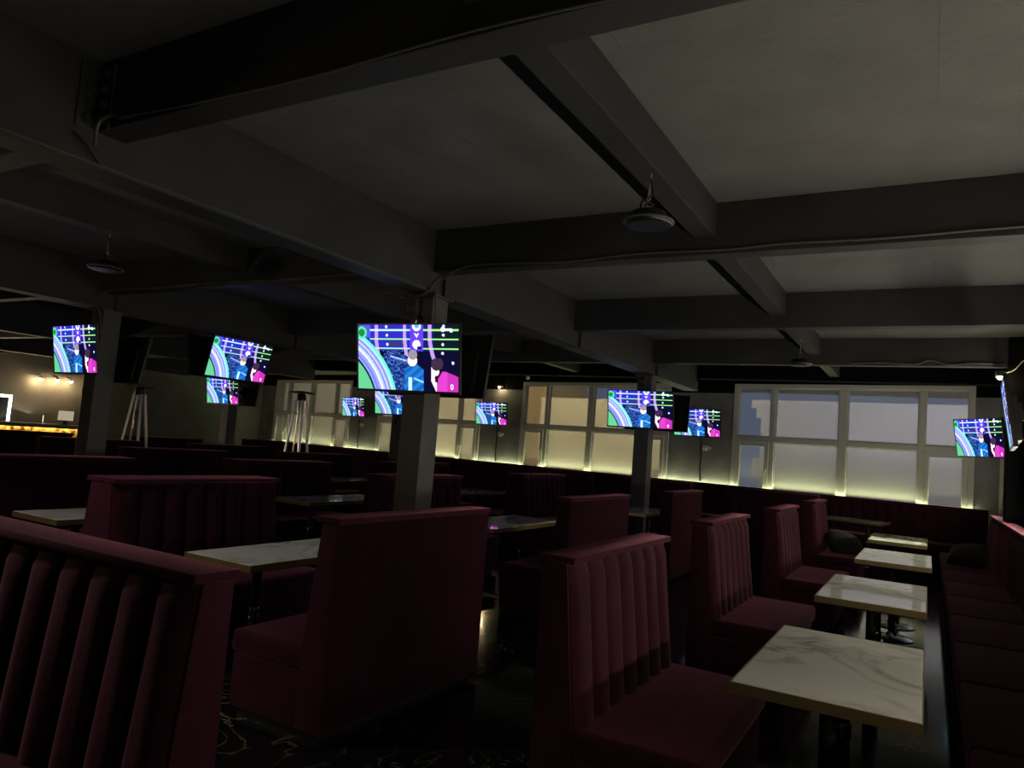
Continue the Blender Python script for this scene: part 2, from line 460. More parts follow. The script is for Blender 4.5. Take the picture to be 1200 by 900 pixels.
# double sided rows
for (x, y0, L, lb) in ((-5.08,3.10,1.50,'tufted burgundy double sofa behind the nearest left table'),
                       (-5.40,6.46,1.55,'double sofa half hidden by the central post'),
                       (-5.68,10.22,1.50,'purple lit tufted sofa behind the table reflecting the television'),
                       (-7.45,3.30,1.50,'long dark sofa back at left edge above a marble table'),
                       (-7.62,6.28,1.66,'dark double sofa left of the table with two reflections'),
                       (-8.10,9.90,1.75,'dark double sofa just left of central post, far row'),
                       (-9.85,6.28,1.66,'purple topped double sofa right of the left post'),
                       (-10.28,9.60,1.75,'dark tufted sofa at the foot of the upright patio heater'),
                       (-12.50,6.55,1.66,'double sofa cut by the left post'),
                       (-12.42,9.26,1.80,'tufted double sofa left of the upright patio heater'),
                       (-14.95,6.85,1.50,'double sofa at left edge before the bar'),
                       (-15.55,9.97,1.85,'double sofa below the left patio heater')):
    put('d', L, x, y0+L/2, 0, lb, G_D)
# sofas along the window wall with plain backs towards the viewer
def wall_sofa(s_mid, L, lb, out=2.65):
    p = wall_pt(s_mid, out)
    o = put('s', L, p.x, p.y, WA+PI/2, lb, G_S)
for s_mid, L, lb in ((13.95,1.55,'far sofa with plain back under the leftmost wall television'),
                     (11.55,1.55,'far sofa with plain back just right of central post'),
                     (9.75,1.55,'sofa with plain back below the wall television beside the warm spotlight'),
                     (7.52,1.55,'sofa with plain back before the cream lit window'),
                     (5.35,1.55,'sofa with plain back behind the second post'),
                     (2.95,1.30,'low sofa back nearest the right hand window')):
    wall_sofa(s_mid - .35, L, lb)
# long benches along both walls
def make_bench(L, name, label, seglen, depth=.78):
    root = thing(name, label, 'bench')
    HB = 1.10
    MB().prism([(0,.05), (.17,.05), (.175,.44), (.10,HB-.032), (0,HB-.032)], -L/2, L/2, .008).build('backrest', M['velvet'], root, True)
    tufts(L-.03, .455, HB-.036, .178, .104, round(L/.2), .03).build('channel_padding', M['velvet'], root, True)
    MB().box2((-.012,-L/2,HB-.032), (.14,L/2,HB), .008).build('top_rail', M['velvet'], root, True)
    seat_parts(root, L, 1, .15, depth, round(L/seglen))
    return root
Lb = 20.9
wb = make_bench(Lb, 'wall_bench', 'long tufted burgundy bench running under the windows', 1.5)
p = wall_pt(-.25+Lb/2, .20); wb.location = p; wb.rotation_euler.z = WA-PI/2
rb = make_bench(16.5, 'wall_bench', 'burgundy bench along the right wall with grey cushion at its far end', 1.2)
rb.location = (.97, -3.2+8.25, 0); rb.rotation_euler.z = PI
put('s', 1.55, -18.3, 16.2, 0, 'plain reddish sofa at the far left corner of the window wall', G_S)

# ------------------------------------------------------------------ cushions
def cushion(name, label, loc, rot, sz=(.46,.46,.15)):
    mb = MB(); b = mb.bm
    bmesh.ops.create_grid(b, x_segments=14, y_segments=14, size=.5)
    top = b.verts[:]
    def shape(v, s):
        u, w = v.co.x*2, v.co.y*2
        f = max(0., (1-abs(u)**2.6))*max(0., (1-abs(w)**2.6))
        pin = 1 - .07*(1-abs(u))*(abs(w)) - .0
        k = 1-.16*u*u*w*w
        return (k*v.co.x*sz[0]*(1-.06*(1-abs(w))), k*v.co.y*sz[1]*(1-.06*(1-abs(u))), s*(.5*sz[2]*f**.5+.006))
    d = bmesh.ops.duplicate(b, geom=b.verts[:]+b.edges[:]+b.faces[:])
    low = [g for g in d['geom'] if isinstance(g, bmesh.types.BMVert)]
    for v in top: v.co = shape(v, 1)
    for v in low: v.co = shape(v, -1)
    bmesh.ops.remove_doubles(b, verts=b.verts, dist=.0001)
    be = [e for e in b.edges if e.is_boundary]
    bmesh.ops.bridge_loops(b, edges=be)
    bmesh.ops.recalc_face_normals(b, faces=b.faces)
    o = mb.build(name, M['velvet_cushion'], None, True)
    o.location = loc; o.rotation_euler = rot
    return tag(o, label, 'cushion', 'grey scatter cushions')
cushion('scatter_cushion', 'dark grey cushion lying against the fourth sofa of the right row', (-.99,11.35,.575), (math.radians(20), math.radians(12), .35), (.5,.5,.27))
cushion('scatter_cushion', 'dark grey cushion on the right wall bench', (.50,11.75,.575), (math.radians(24), math.radians(-10), -.3), (.5,.5,.27))

# ------------------------------------------------------------------ tables
def make_table(L, W, pos):
    t = thing('booth_table', 'x', 'table')
    MB().box2((-W/2+.006,-L/2+.006,.712), (W/2-.006,L/2-.006,.752), .003).build('tabletop', M['white_marble'], t)
    e = MB()
    e.box2((-W/2,-L/2,.708), (W/2,-L/2+.006,.750)).box2((-W/2,L/2-.006,.708), (W/2,L/2,.750))
    e.box2((-W/2,-L/2+.006,.708), (-W/2+.006,L/2-.006,.750)).box2((W/2-.006,-L/2+.006,.708), (W/2,L/2-.006,.750))
    e.build('gold_edging', M['gold'], t)
    MB().box2((-W/2+.06,-L/2+.06,.69), (W/2-.06,L/2-.06,.712)).build('under_board', M['black_metal'], t)
    for s in (-1, 1):
        y = s*L*.27
        pd = MB().lathe([(.032,.02), (.032,.69)], (0,y,0), 16).build('pedestal', M['black_metal'], t, True)
        MB().lathe([(.20,0), (.20,.008), (.17,.018), (.05,.03), (.034,.06), (.034,.065)], (0,y,0), 28).build('foot', M['chrome'], pd, True)
        MB().lathe([(.036,.335), (.038,.34), (.038,.40), (.036,.405)], (0,y,0), 16).build('collar', M['chrome'], pd, True)
    return t
G_T = 'white marble booth tables'
tp = {}
def put_table(L, W, x, y, lb, rz=0.):
    k = (L, W)
    if k not in tp:
        tp[k] = make_table(L, W, None); o = tp[k]
        o['label'] = lb; o['group'] = G_T; o.location = (x,y,0); o.rotation_euler.z = rz; return o
    return dup(tp[k], lb, (x,y,0), rz, G_T)
put_table(1.25, .66, -.32, 3.62, 'nearest white marble table at lower right with gold edge')
put_table(1.25, .66, -.31, 6.02, 'second marble table of the right row reflecting window frames')
put_table(1.25, .66, -.27, 8.62, 'third marble table of the right row, small bright reflection at right')
put_table(1.25, .66, -.31, 11.10, 'fourth marble table of the right row between two cushions')
put_table(1.48, .62, -3.84, 3.88, 'marble table on the left with gold corner before the plain backed sofa')
put_table(1.55, .66, -4.05, 7.10, 'marble table right of central post reflecting blue and magenta television')
put_table(1.35, .62, -3.82, 10.90, 'marble table edge beside the second post')
put_table(1.48, .66, -6.15, 3.98, 'marble table at far left edge behind the foreground sofa')
put_table(1.60, .66, -6.55, 7.10, 'marble table left of central post with television reflection')
put_table(1.40, .66, -6.90, 10.75, 'small looking marble table between central post and purple lit sofa')
put_table(1.40, .66, -9.15, 10.20, 'marble table with pale reflection left of central post, farther one')
put_table(1.55, .66, -8.75, 7.10, 'marble table hidden between the dark double sofas')
for s_, lb in ((1.75,'marble table along the window bench at right, behind the row'),):
    p = wall_pt(s_, 1.45); put_table(1.25, .66, p.x, p.y, lb, WA+PI/2)

# ------------------------------------------------------------------ television picture (drawn on a vertex grid)
def lin(c): return tuple((v/255/12.92 if v/255 <= .04045 else ((v/255+.055)/1.055)**2.4) for v in c)
def picture(u, v):
    c = (9,8,38)
    if v < .40:
        c = (36,36,166) if u < .53 else (20,22,92)
        if u > .76: c = (10,22,34)
        if u < .13 and v < .20: c = (74,70,190)
        if .30 < u < .5 and .24 < v < .33: c = (48,40,110)
    # lilac ribs
    for (a, w, e, k) in ((.17,.035,.46,.10), (.46,.034,.54,.09), (.705,.036,.62,.14)):
        cx = a + k*max(0, v-.12)**2*2.0
        if v < e and cx < u < cx+w: c = (168,130,226)
    # purple pillar
    if .53 < u < .664 and v < .40: c = (84,52,226)
    for y in (.08,.22,.36):
        if abs(v-y) < .010 and u > .12 and not (.53 < u < .664): c = (146,222,120) if u > .5 or y > .2 else (170,220,236)
    def disc(cx, cy, r): return (u-cx)**2*3.16 + (v-cy)**2 < r*r
    if disc(.597,.02,.075): c = (224,240,255)
    if disc(.597,.01,.045): c = (70,150,220)
    if disc(.597,.30,.068): c = (236,236,255)
    if abs(v-.16) < .028 and abs(abs(u-.597)-(.16+.02-v)*.35) < .006: c = (240,240,255)
    for cx, cy in ((.292,.03),(.298,.16),(.304,.30),(.858,.02),(.856,.155),(.852,.295),(.85,.425),(.948,.57)):
        if disc(cx, cy, .022): c = (206,206,246)
    # key shaped mark
    if abs(v-.075) < .014 and .84 < u < .94: c = (235,250,255)
    if disc(.85,.07,.036) and not disc(.85,.07,.016): c = (235,250,255)
    if .915 < u < .945 and .07 < v < .115: c = (235,250,255)
    # left arcs
    r = math.sqrt(1.2056*(u+.5)**2 + .5018*(v-1.3)**2)
    if r < 1:
        c = ((96,216,178) if r > .972 else (150,206,240) if r > .952 else (124,124,220) if r > .925 else (168,178,242) if r > .905 else (92,104,200) if r > .89 else
             (160,172,244) if r > .865 else (206,212,255) if r > .845 else (128,136,224) if r > .815 else (100,112,206) if r > .785 else (150,160,236) if r > .775 else (20,28,64) if r > .752 else (84,172,122))
    if disc(.035,.12,.095): c = (70,200,130)
    if disc(.035,.12,.06): c = (30,110,60)
    # crowd at centre left
    if r >= 1 and .26 < u < .52 and v > .40:
        n = math.sin(u*151+7*math.sin(v*31))*math.sin(v*113-5*math.sin(u*47))
        top = .40+.6*abs(u-.375)
        if v > top: c = (22+int(14*n),44+int(26*n),112+int(46*n))
        if n > .86: c = (120,180,236)
        if disc(.372,.40,.05): c = (46,60,120)
    if r >= 1 and .33 < u < .5 and abs(v-(.48+(u-.33)*.42)) < .012: c = (150,170,240)
    # seated person in blue
    hw = .085*min(1., max(0., (v-.58)/.10))
    if v > .58 and abs(u-.572) < hw+.01:
        n = math.sin(u*60+v*44)
        c = (22,92+int(18*n),166+int(24*n))
        if abs(v-.83-(u-.6)*.6) < .014 and u > .57: c = (130,190,240)
    if v > .80 and abs(u-.535) < .02: c = (170,214,232)
    if disc(.556,.545,.085): c = (228,206,206)
    if disc(.56,.455,.078): c = (128,122,130)
    if .6 < u < .65 and .33 < v < .37: c = (20,18,40)
    # second person in magenta
    if u > .74 and v > .5:
        sh = .70 + max(0,(u-.88))*.62 if u > .85 else .70+(.85-u)*2.6
        if v > sh and u > .80: c = (186,52,170) if u < .90 else (168,40,150)
        if disc(.765,.695,.095): c = (238,214,212)
        if disc(.80,.585,.10) or disc(.79,.60,.09): c = (52,36,58)
        if .735 < u < .80 and .78 < v and abs(u-(.745+(v-.78)*.30)) < .022: c = (238,214,212)
        if .775 < u < .81 and .76 < v < .86: c = (30,14,36)
    # the figure 0
    du, dv = (u-.94)/.013, (v-.925)/.036
    if .45 < du*du+dv*dv < 1.25: c = (245,245,250)
    return c
TW, TH = 1.10, .62
def screen_mesh():
    nx, ny = 200, 112
    me = bpy.data.meshes.new('screen'); W, H = TW-.03, TH-.035
    vs = []; cs = []
    for j in range(ny+1):
        for i in range(nx+1):
            u, v = i/nx, j/ny
            vs.append((-W/2+u*W, 0, H/2-v*H))
            k = lin(picture(u, v)); cs += [k[0],k[1],k[2],1.]
    fs = [(j*(nx+1)+i, (j+1)*(nx+1)+i, (j+1)*(nx+1)+i+1, j*(nx+1)+i+1) for j in range(ny) for i in range(nx)]
    me.from_pydata(vs, [], fs)
    a = me.color_attributes.new('picture', 'FLOAT_COLOR', 'POINT'); a.data.foreach_set('color', cs)
    me.materials.append(M['screen']); return me
SCR = screen_mesh()
TV_PARTS = None
def tv(label, loc, rz, tilt=10., arm=.10, drop=False):
    """loc = centre of the screen; faces local -y"""
    t = thing('television', label, 'television', loc, rz, 'lit wall and post televisions')
    R = Matrix.Rotation(math.radians(tilt), 4, 'X')       # top leans forward
    def tb(mb, name, m):
        bmesh.ops.transform(mb.bm, matrix=R, verts=mb.bm.verts); return mb.build(name, m, t)
    bz = MB()
    e = .012
    bz.box2((-TW/2,-.006,-TH/2), (-TW/2+e,.03,TH/2)).box2((TW/2-e,-.006,-TH/2), (TW/2,.03,TH/2))
    bz.box2((-TW/2+e,-.006,-TH/2), (TW/2-e,.03,-TH/2+.02)).box2((-TW/2+e,-.006,TH/2-e), (TW/2-e,.03,TH/2))
    bz.box2((-TW/2+e,.002,-TH/2+.02), (TW/2-e,.03,TH/2-e))
    tb(bz, 'bezel', M['tv_body'])
    sc = bpy.data.objects.new('screen', SCR); COL.objects.link(sc); sc.parent = t
    sc.matrix_local = R @ Matrix.Translation((0,-.001,.004))
    tb(MB().box2((-TW*.40,.03,-TH*.42), (TW*.40,.075,TH*.22), .012), 'back_cover', M['tv_body'])
    br = MB().box((0,.095,0), (.24,.03,.22), bev=.004).box((0,.075+arm/2+.02,0), (.07,arm+.03,.09), bev=.004)
    br.box((0,.075+arm+.03,0), (.16,.02,.20), bev=.004)
    br.build('wall_bracket', M['black_metal'], t)
    return t
tv('television facing us on the big central post', (-4.07,5.14,2.30), math.radians(4), 9)
tv('unlit back of the television behind the central post', (-4.15,5.78,2.31), PI+math.radians(2), 9)
tv('television on the second post before the cream lit window', (-4.08,11.28,2.33), math.radians(3), 8)
tv('dark back of the television behind the second post', (-4.00,11.93,2.33), PI, 8)
tv('leftmost television, on the left post near the bar lights', (-9.33,5.14,2.37), math.radians(-4), 9)
tv('dark back of a television right of the left post', (-9.35,5.77,2.32), PI, 9)
tv('slanted bright television hung from the girder left of centre', (-9.03,7.42,2.55), PI/2, 14, arm=.02)
tv('dark back of the television left of the slanted bright one', (-9.37,7.32,2.55), -PI/2, 14, arm=.02)
tv('small television directly below the slanted bright one', (-14.22,11.28,2.33), 0, 8)
tv('dark back of a television right below the slanted bright one', (-14.3,11.93,2.33), PI, 8)
tv('far television peeking below the central one', (-9.10,11.28,2.31), 0, 8)
for s_, z, lb in ((16.95,2.42,'small television on the grey panel beside the far left window'),
                  (11.15,2.40,'television on the grey panel beside the warm spotlight'),
                  (5.20,2.40,'television on the grey panel right of the second post')):
    p = wall_pt(s_, .34); tv(lb, (p.x,p.y,z), WA, 7, arm=.22)
tv('turned television on brackets near the far right corner', (.68,13.62,2.27), math.radians(-57), 8, arm=.31)
tv('television on right wall seen almost edge on', (.62,8.05,2.22), math.radians(-93.2), 8, arm=.28)
# bracket posts for the girder pair
for y, lb in ((7.37,'black drop pole holding two back to back televisions'),):
    o = MB().lathe([(.03,2.36), (.03,2.92)], (-9.2,y,0), 12).box2((-9.28,y-.08,2.90), (-9.12,y+.08,2.92)).build('drop_pole', M['black_metal'], None, True)
    tag(o, lb, 'pole')

# ------------------------------------------------------------------ cables and sockets below the wall televisions
for s_, lb in ((16.95,'black cable hanging below the far left wall television'), (11.15,'black cable dropping below the wall television by the spotlight'),
               (5.20,'black cable dropping below the television right of second post')):
    a = wall_pt(s_, .02); pts = [wall_pt(s_+.008*math.sin(k*1.3), .022, 2.06-k*.105) for k in range(10)]
    o = MB().tube(smooth_pts(pts,3), .019, 8).build('power_cable', M['black_cable'], None, True); tag(o, lb, 'cable', 'television power cables')
for s_, lb in ((16.86,'white socket box on cable near the far left window'), (11.06,'pale socket on the cable below the television by the spotlight'), (5.11,'pale socket on the cable right of second post')):
    t = thing('power_socket', lb, 'socket', wall_pt(s_, 0., 1.86), WA, 'wall sockets')
    MB().box((0,-.02,0), (.12,.04,.12), bev=.008).build('socket_body', M['white_plastic'], t)
    MB().lathe([(.036,0), (.036,.012), (.028,.014)], (0,0,0), 16).build('socket_face', M['frame'], t).matrix_local = Matrix.Translation((0,-.04,0)) @ Matrix.Rotation(PI/2,4,'X')
    MB().box((.10,-.025,.01), (.06,.045,.05), bev=.006).build('plug', M['white_plastic'], t)
# socket strip on the central post
t = thing('double_socket', 'grey double socket above the central television', 'socket', (-4.15,5.325,2.78))
MB().box((-.03,-.025,0), (.12,.05,.20), bev=.008).build('socket_body', M['cable'], t)
for z in (.05,-.05): MB().lathe([(.04,0), (.04,.006), (.03,.006)], (0,0,0), 20).build('socket_hole', M['black_cable'], t).matrix_local = Matrix.Translation((-.03,-.049,z)) @ Matrix.Rotation(PI/2,4,'X')
MB().tube(smooth_pts([(.02,-.03,-.06),(.04,-.05,-.10),(.03,-.05,-.15),(.01,-.04,-.2)]), .010).build('plug_lead', M['gold'], t, True)
t = thing('double_socket', 'grey double socket above the television on second post', 'socket', (-4.1,11.475,2.80))
MB().box((-.02,-.025,0), (.12,.05,.20), bev=.008).build('socket_body', M['cable'], t)
for z in (.05,-.05): MB().lathe([(.04,0), (.04,.006), (.03,.006)], (0,0,0), 20).build('socket_hole', M['black_cable'], t).matrix_local = Matrix.Translation((-.02,-.049,z)) @ Matrix.Rotation(PI/2,4,'X')
# looped wiring on beams
def wire(pts, r, m, name, lb, n=5):
    o = MB().tube(smooth_pts(pts,n), r, 8).build(name, M[m], None, True); return tag(o, lb, 'cable')
wire([(-3.60,2.118,3.135),(-3.0,2.122,3.11),(-2.3,2.123,3.10),(-1.5,2.123,3.12),(-.7,2.123,3.10),(.1,2.123,3.115),(.7,2.123,3.10)], .0055, 'cable', 'beam_cable', 'thin cable along the nearest cross beam')
wire([(-3.86,2.10,3.0),(-3.84,2.09,3.12),(-3.76,2.11,3.16),(-3.70,2.12,3.14),(-3.60,2.125,3.14)], .010, 'cable', 'cable_loop', 'grey cable loop where the nearest beam meets the girder')
wire([(-3.935,2.02,3.06),(-3.90,2.08,3.0),(-3.935,2.18,2.94)], .006, 'black_cable', 'black_wire', 'short black wires under the bolted joint')
wire([(-3.80,5.21,3.02),(-3.6,5.235,3.13),(-3.2,5.24,3.14),(-2.6,5.245,3.12),(-2.0,5.24,3.145),(-1.3,5.245,3.135),(-.9,5.245,3.15),(-.3,5.24,3.14),(.3,5.245,3.155),(1.0,5.24,3.16)], .009, 'cable', 'beam_cable', 'wavy cable along the second cross beam')
wire([(-4.32,5.29,2.90),(-4.20,5.24,2.88),(-4.05,5.22,2.885),(-3.95,5.21,2.93),(-3.88,5.20,3.0),(-3.80,5.21,3.06)], .012, 'cable', 'cable_loop', 'grey cable sagging across the top of central post')
wire([(-3.94,5.30,2.94),(-3.93,5.30,2.90),(-3.925,5.31,2.8),(-3.925,5.32,2.65)], .008, 'cable', 'cable_drop', 'grey cable running down central post behind the television')
wire([(-4.42,5.10,2.905),(-4.3,5.2,2.91),(-4.15,5.26,2.905),(-4.0,5.27,2.915)], .006, 'cable', 'thin_wire', 'thin wires on the underside by the central post')
wire([(-3.925,.5,2.935),(-3.925,2.0,2.93),(-3.925,3.5,2.935),(-3.925,4.5,2.93),(-3.93,5.15,2.935)], .004, 'cable', 'girder_cable', 'pale thin cable along lower edge of the big girder')
wire([(-9.10,5.20,2.96),(-9.03,5.20,3.05),(-8.9,5.22,3.12),(-8.6,5.24,3.13),(-8.0,5.245,3.125)], .014, 'cable', 'cable_loop', 'grey conduit bending from the left post to the beam')
wire([(-9.14,5.24,2.95),(-9.12,5.28,2.86),(-9.12,5.30,2.75),(-9.12,5.31,2.6)], .010, 'cable', 'cable_drop', 'cable running down the left post')
wire([(-8.0,5.245,3.12),(-7.0,5.245,3.135),(-6.0,5.245,3.12),(-5.0,5.245,3.135),(-4.3,5.245,3.12)], .018, 'bulkhead', 'beam_conduit', 'worn conduit along the beam between left and central posts')
wire([(-1.0,11.385,3.13),(-.6,11.38,3.15),(-.2,11.385,3.13),(0.,11.37,3.19),(.2,11.385,3.13),(.5,11.38,3.15),(.85,11.385,3.14)], .012, 'cable', 'beam_cable', 'tangled cable along the beam before the right window')
wire([(-9.1,11.42,2.0),(-9.12,11.35,1.9),(-9.1,11.36,1.80),(-9.04,11.36,1.7),(-9.0,11.37,1.58)], .01, 'black_cable', 'dangling_cable', 'black cable with adapter dangling beside the central post')
o = MB().box((-9.1,11.35,1.86), (.07,.05,.10), bev=.01).build('power_adapter', M['black_metal']); tag(o, 'small black adapter hanging left of the central post', 'adapter')
wire([(-4.02,11.45,2.88),(-3.92,11.40,2.98),(-3.7,11.38,3.06),(-3.55,11.385,3.12)], .010, 'cable', 'cable_loop', 'thin cables curling from top of second post')
# bolted joint where the nearest beam meets the girder
t = thing('bolted_joint', 'dark bolted steel plates joining nearest beam to girder', 'bolted plate', (-3.95,2.14,3.1))
MB().box2((0,-.115,.0), (.012,0,.36), .003).build('plate', M['beam'], t)
MB().box2((.0,-.012,.0), (.13,0,.36), .003).build('plate', M['beam'], t)
for k in range(4):
    for (mx_, lo) in ((Matrix.Rotation(PI/2,4,'Y'), (.012,-.06,.06+k*.085)), (Matrix.Rotation(PI/2,4,'X'), (.075,-.012,.06+k*.085))):
        MB().lathe([(.027,0), (.027,.012), (.020,.016), (.020,.03)], (0,0,0), 6 if 0 else 14).build('bolt', M['beam'], t).matrix_local = Matrix.Translation(lo) @ mx_

# ------------------------------------------------------------------ high bay pendants (switched off)
def pendant(label, x, y, ztop, z):
    t = thing('pendant_lamp', label, 'lamp', (x,y,z), 0, 'unlit round pendant lamps')
    MB().lathe([(.135,0), (.145,.012), (.145,.03), (.12,.045), (.10,.075), (.05,.085), (.02,.09)], (0,0,0), 32).build('lamp_housing', M['black_metal'], t, True)
    MB().lathe([(.118,-.004), (.118,.001)], (0,0,0), 32).build('lamp_lens', M['tv_body'], t)
    MB().lathe([(.147,.012), (.152,.016), (.152,.022), (.147,.026)], (0,0,0), 32).build('rim', M['cable'], t)
    ring = [(.0+.024*math.cos(a*PI/8), 0, .115+.024*math.sin(a*PI/8)) for a in range(17)]
    MB().tube(ring, .006, 6).build('hanging_ring', M['chrome'], t, True)
    h = ztop-z
    MB().tube([(0,0,.14),(.004,.0,h*.5),(.0,0,h)], .0035, 6).tube([(.01,.01,.14),(-.012,.0,h*.45),(.006,0,h)], .0035, 6).build('suspension_chain', M['light_cable'], t, True)
    MB().tube(smooth_pts([(-.05,0,.09),(-.05,.01,.15),(0,.0,h*.55),(.02,0,h*.62),(.0,.0,h*.9)]), .006, 6).build('power_cord', M['black_cable'], t, True)
    return t
pendant('round unlit pendant lamp hanging under the nearest joist', -1.45, 3.95, 3.24, 2.93)
pendant('distant unlit pendant lamp before the right window', -1.46, 9.90, 3.24, 2.90)
pendant('unlit pendant lamp in the left bay above the left post', -6.56, 3.80, 3.24, 2.90)
pendant('small pendant lamp at the left edge above the bar', -20.2, 9.35, ZC, 2.9)

# ------------------------------------------------------------------ lit spots
def spot(label, loc, rz, watts, aim):
    t = thing('spot_lamp', label, 'lamp', loc, rz, 'small lit wall spots')
    MB().box((0,.05,0), (.05,.10,.03), bev=.004).box((0,.10,0), (.10,.02,.10), bev=.004).build('lamp_arm', M['black_metal'], t)
    MB().lathe([(.03,0), (.05,.05), (.05,.07)], (0,0,-.04), 18).build('lamp_shade', M['black_metal'], t, True)
    MB().lathe([(.005,-.035), (.024,-.028), (.034,-.005), (.024,.018), (.01,.028)], (0,-.0,-.045), 16).build('bulb', M['lamp'], t, True)
    return t
p = wall_pt(11.10, .14, 3.2)
spot('lit warm spotlight above the wall television left of the cream window', p, WA, 0, 0)
spot('lit warm spotlight high on right wall above the edge on television', (.78,11.2,3.0), 0, 0, 0)
wire([(.78,11.3,3.05),(.86,11.25,3.02),(.92,11.1,3.03),(1.0,10.8,3.12),(1.08,10.4,3.1)], .006, 'light_cable', 'lamp_flex', 'pale flex running from the right wall spotlight')
o = MB().lathe([(.0,-.05), (.03,-.045), (.05,-.02), (.052,.01), (.045,.04), (.02,.05)], (0,0,0), 16).build('ceiling_camera', M['white_plastic'], None, True)
o.location = wall_pt(10.2, .06, 3.42); tag(o, 'small white ball fitting on the black header above cream window', 'security camera')

# ------------------------------------------------------------------ led strips in the slot behind the benches
o = MB().box2((-21.6,-.075,1.03), (.0,-.05,1.045)).build('led_strip', M['led']); o.location = P0; o.rotation_euler.z = WA
tag(o, 'lime white light strip glowing along the foot of the windows', 'light strip', 'light strips')
t = thing('led_strip', 'light strip glowing along the right wall above the bench', 'light strip', (XR,8.,1.2), 0, 'light strips')
MB().box2((-.03,-7.2,.002), (-.008,3.1,.022)).box2((-.03,3.78,.002), (-.008,6.2,.022)).build('led_diffuser', M['led_side'], t)
MB().box2((-.047,-7.22,-.008), (0,3.12,.001)).box2((-.047,3.77,-.008), (0,6.22,.001)).build('led_shade_lip', M['frame'], t)  # lip added under the strip to keep its light off the bench top

# ------------------------------------------------------------------ patio heaters
def heater(label, x, y, rz, h=2.36):
    t = thing('patio_heater', label, 'patio heater', (x,y,0), rz, 'steel pyramid patio heaters')
    b0, b1, zt = .25, .075, h-.20
    MB().box2((-.26,-.26,.06), (.26,.26,.12), .01).build('base', M['steel'], t)
    for sx in (-1,1):
        for sy in (-1,1):
            MB().tube([(sx*b0,sy*b0,.10),(sx*b1,sy*b1,zt)], .030, 8).build('leg', M['steel'], t, True)
            MB().lathe([(.03,0), (.03,.06)], (sx*.2,sy*.2,0), 10).build('caster', M['black_metal'], t)
    pr = MB(); b = pr.bm
    rr = lambda z: b0-.02 + (b1-b0)*(z-.1)/(zt-.1)
    for (z0, z1) in ((.12,.88),):
        a, c = rr(z0), rr(z1)
        vs = [b.verts.new(q) for q in ((-a,-a,z0),(a,-a,z0),(a,a,z0),(-a,a,z0),(-c,-c,z1),(c,-c,z1),(c,c,z1),(-c,c,z1))]
        for f in ((0,1,5,4),(1,2,6,5),(2,3,7,6),(3,0,4,7),(3,2,1,0),(4,5,6,7)): b.faces.new([vs[i] for i in f])
    pr.build('lower_housing', M['steel'], t)
    MB().lathe([(.055,.88), (.055,zt)], (0,0,0), 20).build('glass_tube', M['glass'], t, True)
    MB().lathe([(.09,zt-.01), (.105,zt+.02), (.10,zt+.10), (.07,zt+.15)], (0,0,0), 20).build('burner_head', M['black_metal'], t, True)
    MB().lathe([(.30,h-.055), (.305,h-.05), (.24,h-.02), (.10,h), (.02,h+.005)], (0,0,0), 32).build('reflector', M['steel'], t, True)
    return t
heater('upright steel pyramid patio heater before the far left window', -12.02, 11.62, .25, 2.42)
heater('steel pyramid patio heater below the dark television back at left', -14.15, 9.22, .5, 2.25)

# ------------------------------------------------------------------ bar corner
t = thing('bar_counter', 'bar counter with gold lit stone front at far left', 'bar counter', (-19.6,9.0,0))
MB().box2((-.25,-6.,0), (.25,2.2,1.17), .01).build('counter_front', M['stone'], t)
MB().box2((-.32,-6.05,1.17), (.34,2.25,1.22), .008).box2((.325,-6.05,1.125), (.34,2.25,1.175)).build('counter_top', M['panel_grey'], t)
MB().box2((.300,-5.9,1.145), (.322,2.1,1.165)).build('counter_light', M['bar_led'], t)
t = thing('till_monitor', 'beige lit till screen standing on the bar', 'monitor', (-19.6,10.80,1.22), math.radians(58))
MB().box2((-.19,-.02,.10), (.19,.01,.38), .008).build('monitor_case', M['black_metal'], t)
MB().box2((-.175,-.024,.115), (.175,-.02,.365)).build('monitor_screen', M['monitor'], t)
MB().box2((-.05,.0,.0), (.05,.03,.12)).box2((-.10,-.08,0), (.10,.08,.012), .004).build('monitor_stand', M['black_metal'], t)
o = MB().lathe([(.012,0), (.012,.22)], (-19.6,10.25,1.22), 10).tube(smooth_pts([(-19.6,10.25,1.43),(-19.57,10.27,1.47),(-19.52,10.30,1.45),(-19.5,10.31,1.40)]), .012).build('beer_tap', M['chrome'], None, True)
tag(o, 'slim tap beside the till screen on the bar', 'tap')
t = thing('lit_mirror', 'mirror with glowing border on the bar wall at left edge', 'mirror', (XL+.01,9.65,1.1))
MB().box2((.0,-.75,.02), (.03,.75,.80), .005).build('mirror_glass', M['mirror'], t)
lb_ = MB()
lb_.box2((.03,-.75,.02), (.045,-.68,.80)).box2((.03,.68,.02), (.045,.75,.80)).box2((.03,-.68,.73), (.045,.68,.80)).box2((.03,-.68,.02), (.045,.68,.08))
lb_.build('mirror_border', M['mirror_led'], t)
for k, (y, z) in enumerate(((10.98,2.42), (11.42,2.44), (11.80,2.44))):
    t = thing('wall_sconce', ['leftmost lit lamp of the three over the bar', 'middle lit lamp of the three over the bar', 'rightmost lit lamp of the three over the bar'][k], 'lamp', (XL+.22,y,z), 0, 'three lit lamps over the bar')
    MB().tube([(-.21,0,.10),(-.05,0,.10),(0,0,.06)], .012, 8).lathe([(.05,0),(.05,.015)], (-.205,0,.09), 12).build('lamp_arm', M['black_metal'], t)
    MB().lathe([(.02,.05), (.06,0), (.055,.0), (.018,.045)], (0,0,0), 16).build('lamp_shade', M['black_metal'], t, True)
    MB().lathe([(.005,-.05), (.03,-.04), (.042,-.01), (.03,.015), (.012,.03)], (0,0,0), 14).build('bulb', M['lamp_soft'], t, True)
